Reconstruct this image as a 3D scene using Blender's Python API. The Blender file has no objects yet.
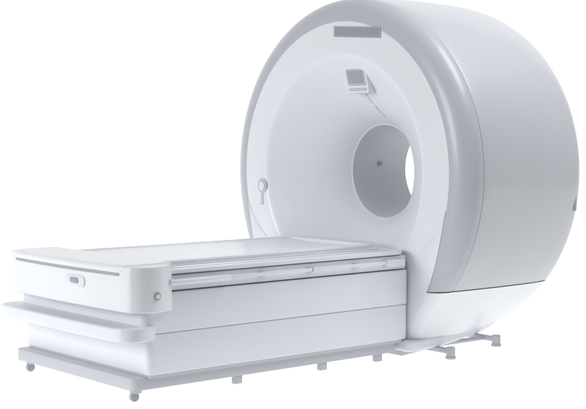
import bpy, bmesh, math
from mathutils import Vector, Matrix
PI=math.pi
S=bpy.context.scene
COL=S.collection
ZC=1.03
def lerp(a,b,t): return a+(b-a)*t
# ---------------------------------------------------------------- materials
def mat(name, col, rough=0.4, metal=0.0, coat=0.0, var=0.015, emit=None):
    m=bpy.data.materials.new(name); m.use_nodes=True
    nt=m.node_tree; b=nt.nodes['Principled BSDF']
    b.inputs['Roughness'].default_value=rough
    b.inputs['Metallic'].default_value=metal
    b.inputs['Coat Weight'].default_value=coat
    b.inputs['Coat Roughness'].default_value=0.15
    tc=nt.nodes.new('ShaderNodeTexCoord')
    n=nt.nodes.new('ShaderNodeTexNoise'); n.inputs['Scale'].default_value=3.5; n.inputs['Detail'].default_value=4
    nt.links.new(tc.outputs['Object'], n.inputs['Vector'])
    r=nt.nodes.new('ShaderNodeValToRGB')
    r.color_ramp.elements[0].position=0.3; r.color_ramp.elements[1].position=0.7
    r.color_ramp.elements[0].color=tuple(max(0,c*(1-var)) for c in col)+(1,)
    r.color_ramp.elements[1].color=tuple(min(1,c*(1+var)) for c in col)+(1,)
    nt.links.new(n.outputs['Fac'], r.inputs['Fac']); nt.links.new(r.outputs['Color'], b.inputs['Base Color'])
    n2=nt.nodes.new('ShaderNodeTexNoise'); n2.inputs['Scale'].default_value=420; n2.inputs['Detail'].default_value=2
    nt.links.new(tc.outputs['Object'], n2.inputs['Vector'])
    bp=nt.nodes.new('ShaderNodeBump'); bp.inputs['Strength'].default_value=0.03; bp.inputs['Distance'].default_value=0.001
    nt.links.new(n2.outputs['Fac'], bp.inputs['Height']); nt.links.new(bp.outputs['Normal'], b.inputs['Normal'])
    if emit:
        b.inputs['Emission Color'].default_value=emit[0]+(1,); b.inputs['Emission Strength'].default_value=emit[1]
    return m
WHITE=mat('white_plastic',(.80,.82,.86),.38,coat=.2)
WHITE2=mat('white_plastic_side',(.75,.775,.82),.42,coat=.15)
SILVER=mat('satin_silver_paint',(.54,.56,.595),.42,metal=.06,coat=.3)
RIM=mat('pale_grey_rim',(.48,.50,.545),.4,coat=.2)
BORE=mat('bore_liner_grey',(.64,.66,.70),.5)
GREY=mat('plinth_grey',(.50,.52,.56),.5)
MID=mat('mid_grey_plastic',(.36,.38,.42),.45)
SEAM=mat('seam_grey',(.30,.32,.36),.6)
LSEAM=mat('light_seam_grey',(.56,.58,.62),.6)
STEEL=mat('brushed_steel',(.45,.47,.50),.35,metal=.6)
SWEEP=mat('glowing_white_sweep',(.30,.30,.30),.9,emit=((1,1,1),.92))  # grey base with added glow, keeps it white and washes out contact shadows
FLOOR=mat('unseen_floor_grey',(.22,.22,.23),.8)  # dark tone chosen to bounce little light

# ---------------------------------------------------------------- helpers
def link(name,bm,m,parent=None,sharp=35):
    bmesh.ops.remove_doubles(bm,verts=bm.verts,dist=1e-5)
    bmesh.ops.recalc_face_normals(bm,faces=bm.faces)
    me=bpy.data.meshes.new(name); bm.to_mesh(me); bm.free()
    me.materials.append(m)
    me.shade_smooth(); me.set_sharp_from_angle(angle=math.radians(sharp))
    o=bpy.data.objects.new(name,me); COL.objects.link(o)
    if parent:
        o.parent=parent; o.matrix_parent_inverse=Matrix.Translation(-parent.location)
    return o
def thing(name,label,cat,loc):
    o=bpy.data.objects.new(name,None); COL.objects.link(o); o.location=loc
    o['label']=label; o['category']=cat; o.empty_display_size=.1
    return o
def bevel(bm,w,seg=3,ang=30):
    es=[e for e in bm.edges if len(e.link_faces)==2 and e.calc_face_angle(0)>math.radians(ang)]
    bmesh.ops.bevel(bm,geom=es,offset=w,segments=seg,profile=.5,affect='EDGES',clamp_overlap=True)
def box(x0,x1,y0,y1,z0,z1,bv=.01,seg=3):
    bm=bmesh.new()
    bmesh.ops.create_cube(bm,size=1)
    for v in bm.verts:
        v.co=Vector(((x0+x1)/2+v.co.x*(x1-x0),(y0+y1)/2+v.co.y*(y1-y0),(z0+z1)/2+v.co.z*(z1-z0)))
    if bv: bevel(bm,bv,seg)
    return bm
def prism(pts,axis,a,b,bv=.01,seg=3):
    def P(p,t):
        if axis=='z': return (p[0],p[1],t)
        if axis=='x': return (t,p[0],p[1])
        return (p[0],t,p[1])
    bm=bmesh.new()
    lo=[bm.verts.new(P(p,a)) for p in pts]; hi=[bm.verts.new(P(p,b)) for p in pts]
    n=len(pts)
    f0=bm.faces.new(lo); f1=bm.faces.new(hi[::-1])
    for i in range(n): bm.faces.new((lo[i],lo[(i+1)%n],hi[(i+1)%n],hi[i]))
    bmesh.ops.recalc_face_normals(bm,faces=bm.faces)
    if bv:
        es=set(f0.edges)|set(f1.edges)
        bmesh.ops.bevel(bm,geom=list(es),offset=bv,segments=seg,profile=.5,affect='EDGES',clamp_overlap=True)
    return bm
def rrect(x0,x1,y0,y1,r,n=8,r1=None):
    out=[]
    r1=r if r1 is None else r1
    for cx,cy,a0,q in((x1-r1,y1-r1,0,r1),(x0+r,y1-r,90,r),(x0+r,y0+r,180,r),(x1-r1,y0+r1,270,r1)):
        for i in range(n+1):
            a=math.radians(a0+90*i/n); out.append((cx+q*math.cos(a),cy+q*math.sin(a)))
    return out
def cr(pts,n=8):
    out=[]
    P=[pts[0]]+list(pts)+[pts[-1]]
    for i in range(1,len(P)-2):
        p0,p1,p2,p3=[Vector(q) for q in P[i-1:i+3]]
        for k in range(n):
            t=k/n
            out.append(tuple(.5*((2*p1)+(p2-p0)*t+(2*p0-5*p1+4*p2-p3)*t*t+(3*p1-p0-3*p2+p3)*t**3)))
    out.append(tuple(pts[-1])); return out
def mir(pts):
    return list(pts)+[(x,-y) for x,y in reversed(pts[:-1])]
def grid(rings,closed=False):
    bm=bmesh.new()
    R=[[bm.verts.new(p) for p in r] for r in rings]
    n=len(R)
    for i in range(n if closed else n-1):
        A=R[i]; B=R[(i+1)%n]
        for j in range(len(A)-1): bm.faces.new((A[j],A[j+1],B[j+1],B[j]))
    return bm
def lathe(prof,a0=0,a1=360,seg=192,fn=None,lim=None):
    full=abs(a1-a0-360)<1e-6
    n=seg if full else seg+1
    rings=[]
    for i in range(n):
        row=[]
        f=i/seg
        for x,r in (fn(a0+(a1-a0)*f) if fn else prof):
            if lim is not None:
                s=math.degrees(math.asin((lim-ZC)/r)); a=math.radians(lerp(s,180-s,f))
            else: a=math.radians(lerp(a0,a1,f))
            row.append((x,r*math.cos(a),ZC+r*math.sin(a)))
        rings.append(row)
    return grid(rings,full)
def cyl(bm,p,q,r,seg=24,r2=None):
    p=Vector(p);q=Vector(q);d=q-p
    M=Matrix.Translation((p+q)/2)@d.to_track_quat('Z','Y').to_matrix().to_4x4()
    bmesh.ops.create_cone(bm,cap_ends=True,segments=seg,radius1=r,radius2=r if r2 is None else r2,depth=d.length,matrix=M)
def tube(pts,r,seg=10):
    bm=bmesh.new(); rings=[]
    pts=[Vector(p) for p in pts]
    for i,p in enumerate(pts):
        d=(pts[min(i+1,len(pts)-1)]-pts[max(i-1,0)]).normalized()
        q=d.to_track_quat('Z','Y')
        rings.append([bm.verts.new(p+q@Vector((r*math.cos(2*PI*k/seg),r*math.sin(2*PI*k/seg),0))) for k in range(seg)])
    for A,B in zip(rings,rings[1:]):
        for k in range(seg): bm.faces.new((A[k],A[(k+1)%seg],B[(k+1)%seg],B[k]))
    bm.faces.new(rings[0][::-1]); bm.faces.new(rings[-1])
    return bm

# ---------------------------------------------------------------- setting
DV=Vector((.643,.766,0)); RV=Vector((.766,-.643,0))
bm=bmesh.new()
bmesh.ops.create_grid(bm,x_segments=1,y_segments=1,size=60)
for v in bm.verts: v.co.z=-.006
fl=link('unseen_floor',bm,FLOOR); fl['kind']='structure'  # added floor out of view, dark to cut bounce onto the near sides
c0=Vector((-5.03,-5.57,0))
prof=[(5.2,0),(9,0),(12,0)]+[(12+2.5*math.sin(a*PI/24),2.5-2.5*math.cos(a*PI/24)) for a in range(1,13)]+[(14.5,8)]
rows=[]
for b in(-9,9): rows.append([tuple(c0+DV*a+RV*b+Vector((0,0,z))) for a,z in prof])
sw=link('glowing_backdrop',grid(rows),SWEEP,None,60); sw['kind']='structure'  # sweep glows by itself, though it is no lamp

# ---------------------------------------------------------------- gantry
G=thing('scanner_gantry','tall round white and silver scanner drum with a flared tunnel through its middle','medical scanner',(.5,0,0))
RO=1.010
ZS=.40
AS=math.degrees(math.asin((ZS-ZC)/RO))
A0,A1=AS,180-AS
FPROF=[(.12,.955),(.05,.935),(.008,.90),(-.009,.874),(-.0115,.80),(-.0125,.735),(-.0125,.705),(-.009,.682),(.003,.660),(.028,.626),(.062,.580),(.106,.524),(.155,.462),(.207,.402),(.260,.350),(.310,.312),(.358,.284)]
front=cr(FPROF,7)
link('front_cover',lathe(front),WHITE,G,60)
def surf(r): return min(front[20:],key=lambda p:abs(p[1]-r))[0]
PY=.716
def bez(t):
    p0=(.872*math.cos(math.radians(-14)),.872*math.sin(math.radians(-14))); p1=(.818,-.335); p2=(.792,-.490); p3=(PY,ZS-ZC)
    u=1-t
    return tuple(u**3*a+3*u*u*t*b+3*u*t*t*c+t**3*d for a,b,c,d in zip(p0,p1,p2,p3))
FL=[bez(i/60) for i in range(61)]
def rin(a):
    if a>90: a=180-a
    if a>-14: return .872
    ang=[math.degrees(math.atan2(p[1],p[0])) for p in FL]
    for i in range(60):
        if ang[i]>=a>=ang[i+1]:
            t=(a-ang[i])/(ang[i+1]-ang[i]); return lerp(math.hypot(*FL[i]),math.hypot(*FL[i+1]),t)
    return math.hypot(*FL[-1])
def rimrings():
    # follows rin() around, lower ends trimmed level with the seam
    seg=260; rings=[]
    for i in range(seg+1):
        f=i/seg
        row=[]
        base=[(-.002,-.0006),(-.0105,0),(-.0112,.003)]+[(-.0114+.097*(1-math.cos(k/12*PI/2)),('m',math.sin(k/12*PI/2))) for k in range(13)]+[(.105,('o',1.011)),(.111,('o',1.009)),(.113,('o',1.0)),(.114,('o',.97))]
        for x,q in base:
            # the angle where this profile line meets the seam height
            def rad(a):
                ri=rin(a)+.0008
                if isinstance(q,tuple): return (ri+.005+(1.010-ri-.005)*q[1]) if q[0]=='m' else q[1]
                return ri+q
            s=-39.0
            for _ in range(12): s=math.degrees(math.asin(max(-1,min(1,(ZS+.001-ZC)/rad(s)))))
            # blend: only the last degrees are stretched towards the trimmed angle
            a=lerp(A0,A1,f)
            d=s-A0
            k0=max(0,1-(a-A0)/14.0); k1=max(0,1-(A1-a)/14.0)
            a=a+d*k0-d*k1
            r=rad(a); ar=math.radians(a)
            row.append((x,r*math.cos(ar),ZC+r*math.sin(ar)))
        rings.append(row)
    return rings
link('front_rim',grid(rimrings()),RIM,G,60)
SP=cr([(.117,.97),(.118,1.001),(.124,1.008),(.2,1.014),(.348,1.018),(.5,1.020),(.72,1.015),(.85,1.004),(.93,.988),(.975,.968),(1.0,.940),(1.012,.90),(1.015,.87)],6)
link('side_panel',lathe(SP,0,180,200,None,ZS),SILVER,G,50)
def Rx(x):
    if x<.13:
        s=max(0,min(1,(x+.022)/.108)); return .995+.014*math.sin(math.acos(1-s))
    for p,q in zip(SP,SP[1:]):
        if p[0]<=x<=q[0] and q[0]>p[0]: return lerp(p[1],q[1],(x-p[0])/(q[0]-p[0]))
    return .87
link('drum_lining',lathe([(.06,.965),(.10,.990),(.80,.994),(.88,.980),(.94,.955),(.98,.91),(.985,.86)],0,360,160),LSEAM,G)
link('rear_cover',lathe(cr([(.98,.84),(1.018,.86),(1.028,.80),(1.024,.66),(1.0,.56),(.95,.47),(.90,.38),(.845,.315),(.815,.280)],6)),WHITE2,G,60)
link('bore_liner',lathe([(.354,.287),(.357,.278),(.364,.276),(.54,.275),(.808,.275),(.818,.286)]),BORE,G,30)
link('bore_mark',box(.565,.595,.262,.276,1.055,1.078,.002,2),MID,G)
lk=prism(rrect(-.020,.020,-.045,.045,.014),'x',0,.008,.003,2)
aa=math.radians(190); R_=Rx(.93)
for v in lk.verts:
    v.co=Vector((.93+v.co.y*.5, (R_-.003+v.co.x)*math.cos(aa), ZC+(R_-.003)*math.sin(aa)+v.co.z))
link('side_latch',lk,MID,G)
# lower skirt: flared at the front, following the drum at the back, tangent to it along the seam
def sk(x,t,e=0):
    R=Rx(x)
    w=max(0,min(1,1-x/1.0)); w=w*w*(3-2*w)
    z0=ZS-.004; L=z0-.085
    a0=math.asin((z0-ZC)/R); yt=R*math.cos(a0)
    m0=L*math.tan(a0); m1=-.02; y1=.608
    t2=t*t;t3=t2*t
    yf=(2*t3-3*t2+1)*yt+(t3-2*t2+t)*m0+(-2*t3+3*t2)*y1+(t3-t2)*m1
    zf=z0-L*t
    ab=lerp(a0,math.radians(-68),t); yr=R*math.cos(ab); zr=ZC+R*math.sin(ab)
    return lerp(yr,yf,w)-e,lerp(zr,zf,w)
FR=.062
xs=[];ins=[]
for k in range(12):
    s=k/11*PI/2; xs.append(-.014+FR*1.1*(1-math.cos(s))); ins.append(FR*(1-math.sin(s)))
xs+=[.06+.79*i/28 for i in range(29)]+[.88,.91,.94,.96,.98,.99,1.0,1.008,1.012]; ins+=[0]*60
rows=[];NT=18
for x,e in zip(xs,ins):
    half=[sk(x,i/NT,e) for i in range(NT+1)]
    yb,zb=half[-1]
    for k in range(1,6):
        a=k/5*PI/2; half.append((yb-.035*(1-math.cos(a)),zb-.035*math.sin(a)))
    yt,zt=half[0]; half=[(yt-.09,zt-.002),(yt-.004,zt)]+[(yt,zt-.003)]+half[1:]
    rows.append([(x,-y,z) for y,z in half]+[(x,y,z) for y,z in reversed(half)])
bm=grid(rows)
bm.verts.ensure_lookup_table(); n=len(rows[0])
bm.faces.new([bm.verts[i] for i in range(n)]); bm.faces.new([bm.verts[len(bm.verts)-1-i] for i in range(n)])
link('lower_skirt',bm,WHITE,G,50)
# lower front cover; its upper edge is the curved panel seam
top=cr([(-.851,.845),(-.825,.785),(-.765,.705),(-.68,.63),(-.50,.50),(-.22,.385),(0,.350)],6)
low=[(-FL[i][0]+.001,ZC+FL[i][1]) for i in range(3,59,5)]+[(-PY+.001,.402),(-PY-.005,.392)]+[(-(sk(-.014,t,FR)[0]),sk(-.014,t)[1]) for t in(.12,.2,.3,.4,.5,.6,.7,.8,.9,1)]
poly=low+[(-y,z) for y,z in reversed(low)]+[(-y,z) for y,z in top][:]+[p for p in reversed(top)][1:]
link('lower_front_cover',prism(poly,'x',-.0152,.01,.0012,2),WHITE,G,40)
half=[(-.060,-.590),(-.058,-.612),(-.035,-.632),(.05,-.632)]+[(x,-(sk(x,1)[0]+.014)) for x in(.12,.2,.28,.36,.44,.52,.6,.68)]+[(.76,-.36)]
half=cr(half,4)
stp=half+[(x,-y) for x,y in reversed(half)]
link('base_step',prism(stp,'z',.062,.124,.014,5),WHITE2,G,40)
link('base_slab',prism([(-.02,-.54),(.3,-.46),(.75,-.26),(.75,.26),(.3,.46),(-.02,.54)],'z',.026,.060,.006),GREY,G)
def tilt(bm):
    for v in bm.verts: v.co.z+=.07*(v.co.y+.155)
    return bm
link('name_plate',tilt(box(-.0165,.0,-.350,.040,1.802,1.864,.003)),MID,G)
link('plate_window',tilt(box(-.018,-.01,-.337,.028,1.811,1.855,.002)),SEAM,G)
def slope(bm):
    for v in bm.verts:
        v.co.x+= .24*(.60-(v.co.z-ZC))+.048
    return bm
def dr(y0,y1,z0,z1,r): return rrect(y0-.004,y1-.004,z0-.018,z1-.018,r)
link('display_housing',slope(prism(dr(-.162,.020,1.508,1.655,.016),'x',-.006,.08,.007,3)),WHITE,G)
link('display_bezel',slope(prism(dr(-.148,.006,1.550,1.645,.010),'x',-.0085,.0,.002,2)),RIM,G)
link('display_screen',slope(prism(dr(-.132,-.010,1.564,1.634,.006),'x',-.0105,.0,.002,2)),MID,G)
link('display_shelf',slope(prism(dr(-.144,.002,1.520,1.536,.005),'x',-.013,.0,.004,2)),LSEAM,G)
def ell(cy,cz,ry,rz,n=40): return [(cy+ry*math.cos(2*PI*i/n),cz+rz*math.sin(2*PI*i/n)) for i in range(n)]
link('call_button',prism(ell(.707,.930,.043,.048),'x',-.0165,.0,.003,2),LSEAM,G)
link('call_button_ring',prism(ell(.707,.930,.030,.034),'x',-.0185,-.01,.002,2),RIM,G)
link('call_button_face',prism(ell(.707,.930,.024,.028),'x',-.020,-.01,.002,2),WHITE,G)
link('call_button_stem',prism([(.694,.812),(.720,.812),(.718,.888),(.696,.888)],'x',-.0165,.0,.002,2),LSEAM,G)
pts=[]
for i in range(20):
    t=i/19; r=lerp(.466,.335,t); ang=math.radians(97+11*t*t)
    pts.append((surf(r)-.001,-abs(r*math.cos(ang)),ZC+r*math.sin(ang)))
link('cable',tube(pts,.0020),LSEAM,G)
for s_ in(-1,1):
    for (x,y0,y1) in((.23,.28,.67),(.75,.20,.55)):
        link('foot_bar',box(x-.018,x+.018,min(s_*y0,s_*y1),max(s_*y0,s_*y1),.028,.058,.010,4),GREY,G)
        bm=bmesh.new(); cyl(bm,(x,s_*y1,0),(x,s_*y1,.016),.030); cyl(bm,(x,s_*y1,.014),(x,s_*y1,.068),.025)
        bevel(bm,.005,3,60)
        link('levelling_foot',bm,GREY,G)
    link('foot_rail',box(.25,.73,min(s_*.445,s_*.47),max(s_*.445,s_*.47),.030,.052,.008,4),GREY,G)

# ---------------------------------------------------------------- table
T=thing('patient_table','long white patient table on a grey wheeled plinth leading into the scanner drum','patient table',(-.95,0,0))
link('plinth',prism(rrect(-1.80,-.08,-.57,.57,.04),'z',.062,.122,.006),GREY,T)
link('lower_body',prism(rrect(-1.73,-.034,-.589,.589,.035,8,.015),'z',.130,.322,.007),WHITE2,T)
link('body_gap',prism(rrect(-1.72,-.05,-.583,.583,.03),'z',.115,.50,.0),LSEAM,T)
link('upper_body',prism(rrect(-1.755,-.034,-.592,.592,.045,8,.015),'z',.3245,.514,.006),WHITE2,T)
bp=mir(cr([(-1.700,.604),(-1.76,.624),(-1.82,.622),(-1.860,.594),(-1.880,.545),(-1.888,.40),(-1.893,.2),(-1.894,0)],6))
link('foot_bumper',prism(bp,'z',.298,.364,.031,9),WHITE2,T)
fs=mir(cr([(-1.605,.604),(-1.68,.624),(-1.750,.618),(-1.800,.588),(-1.823,.540),(-1.834,.38),(-1.840,.18),(-1.842,0)],7))
link('foot_shell',prism(fs,'z',.428,.643,.070,12),WHITE,T)
lid=mir(cr([(-1.56,.545),(-1.755,.562),(-1.806,.548),(-1.833,.505),(-1.843,.38),(-1.852,.18),(-1.855,0)],7))
link('end_lid',prism(lid,'z',.606,.651,.021,8),WHITE,T)
link('lid_gap',prism([(x+.005 if x<-1.7 else x,y*.99) for x,y in lid],'z',.598,.614,.0),MID,T)
link('release_recess',prism(rrect(-.215,-.035,.518,.574,.022),'x',-1.846,-1.80,.004,2),WHITE2,T)
link('release_handle',box(-1.852,-1.80,-.163,-.087,.534,.562,.007),MID,T)
bm=bmesh.new(); cyl(bm,(-1.70,-.61,.505),(-1.70,-.630,.505),.019); bevel(bm,.003,2,60)
link('side_knob',bm,MID,T)
bm=bmesh.new(); cyl(bm,(-1.70,-.61,.505),(-1.70,-.634,.505),.011)
link('knob_cap',bm,WHITE,T)
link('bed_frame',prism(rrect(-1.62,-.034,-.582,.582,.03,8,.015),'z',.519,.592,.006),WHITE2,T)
link('deck',prism(rrect(-1.62,-.020,-.590,.590,.03,8,.10),'z',.597,.620,.006,3),WHITE,T)
for s_ in(-1,1):
    link('deck_channel',box(-1.60,-.12,min(s_*.462,s_*.450),max(s_*.462,s_*.450),.6185,.6215,.0),SEAM,T)
    link('deck_channel',box(-1.60,-.12,min(s_*.540,s_*.535),max(s_*.540,s_*.535),.6185,.6212,.0),MID,T)
rows=[]
def cpts(x,hw,zt,d):
    up=[(-hw,zt-.006),(-hw+.006,zt),(-hw+.030,zt),(-hw+.036,zt-.006*d)]
    m=hw-.042
    for i in range(13):
        u=i/12*2-1; up.append((m*u,zt-d*(.008+.010*(1-u*u))))
    up+=[(hw-.036,zt-.006*d),(hw-.030,zt),(hw-.006,zt),(hw,zt-.006)]
    lo=[(hw*.99,.6205),(-hw*.99,.6205)]
    return [(x,y,z) for y,z in up+lo+[up[0]]]
for x,hw,d in [(-1.60,.40,0),(-1.585,.405,0),(-1.57,.405,1),(-1.2,.40,1),(-.5,.390,1),(-.15,.375,1),(-.11,.362,1),(-.10,.355,0),(-.04,.32,0),(-.01,.27,0),(.01,.20,0),(.018,.12,0)]:
    rows.append(cpts(x,hw,.641,d))
bm=grid(rows); bm.verts.ensure_lookup_table(); n=len(rows[0])
bm.faces.new([bm.verts[i] for i in range(n-1)]); bm.faces.new([bm.verts[len(bm.verts)-2-i] for i in range(n-1)])
link('couch_top',bm,WHITE,T,25)
for s_ in(-1,1):
    y=s_*.605
    for xa,xb in((-1.255,-.74),(-.73,-.215)):
        link('side_rail',box(xa,xb,min(y-.006,y+.006),max(y-.006,y+.006),.553,.571,.003),WHITE,T)
    link('rail_end',box(-.21,-.07,min(s_*.584,s_*.613),max(s_*.584,s_*.613),.538,.577,.006),WHITE,T)
    bm=bmesh.new(); cyl(bm,(-1.62,s_*.605,.561),(-1.26,s_*.605,.561),.016)
    bevel(bm,.006,3,60)
    link('grab_handle',bm,WHITE,T)
    for x in(-1.05,-.735,-.42):
        link('rail_bracket',box(x-.02,x+.02,min(s_*.578,s_*.600),max(s_*.578,s_*.600),.548,.574,.003),RIM,T)
for x,y in((-1.74,-.50),(-1.74,.50)):
    bm=bmesh.new(); cyl(bm,(x-.010,y-.011,.023),(x-.010,y+.011,.023),.023); bevel(bm,.004,2,60)
    link('caster_wheel',bm,MID,T)
    link('caster_fork',box(x-.024,x+.022,y-.020,y+.020,.038,.064,.005),STEEL,T)
for s_ in(-1,1):
    for x in(-1.18,-.62,-.22):
        link('support_block',box(x-.024,x+.024,min(s_*.535,s_*.565),max(s_*.535,s_*.565),.022,.064,.005),GREY,T)

# ---------------------------------------------------------------- light
W=bpy.data.worlds.new('World'); S.world=W; W.use_nodes=True
bg=W.node_tree.nodes['Background']
bg.inputs['Color'].default_value=(.93,.965,1,1)
bg.inputs['Strength'].default_value=.38
def area(name,loc,target,size,power,col=(1,1,1)):
    l=bpy.data.lights.new(name,'AREA'); l.energy=power; l.size=size; l.color=col
    o=bpy.data.objects.new(name,l); COL.objects.link(o); o.location=loc
    o.rotation_euler=(Vector(target)-Vector(loc)).to_track_quat('-Z','Y').to_euler()
area('key_softbox',(-9.4,1.6,3.0),(-.6,0,.8),3.2,395,(1,.995,.985))
area('top_softbox',(0.8,-2.1,4.0),(.5,-.5,1.3),1.7,80)

# ---------------------------------------------------------------- camera
cam=bpy.data.cameras.new('Camera'); co=bpy.data.objects.new('Camera',cam); COL.objects.link(co)
co.location=(-5.032,-5.570,1.265)
p=math.radians(3.22)
dv=Vector((.643*math.cos(p),.766*math.cos(p),-math.sin(p)))
co.rotation_euler=dv.to_track_quat('-Z','Y').to_euler()
cam.sensor_width=36; cam.lens=79.2; cam.clip_end=300
S.camera=co
S.view_settings.view_transform='Standard'; S.view_settings.look='None'; S.view_settings.exposure=0
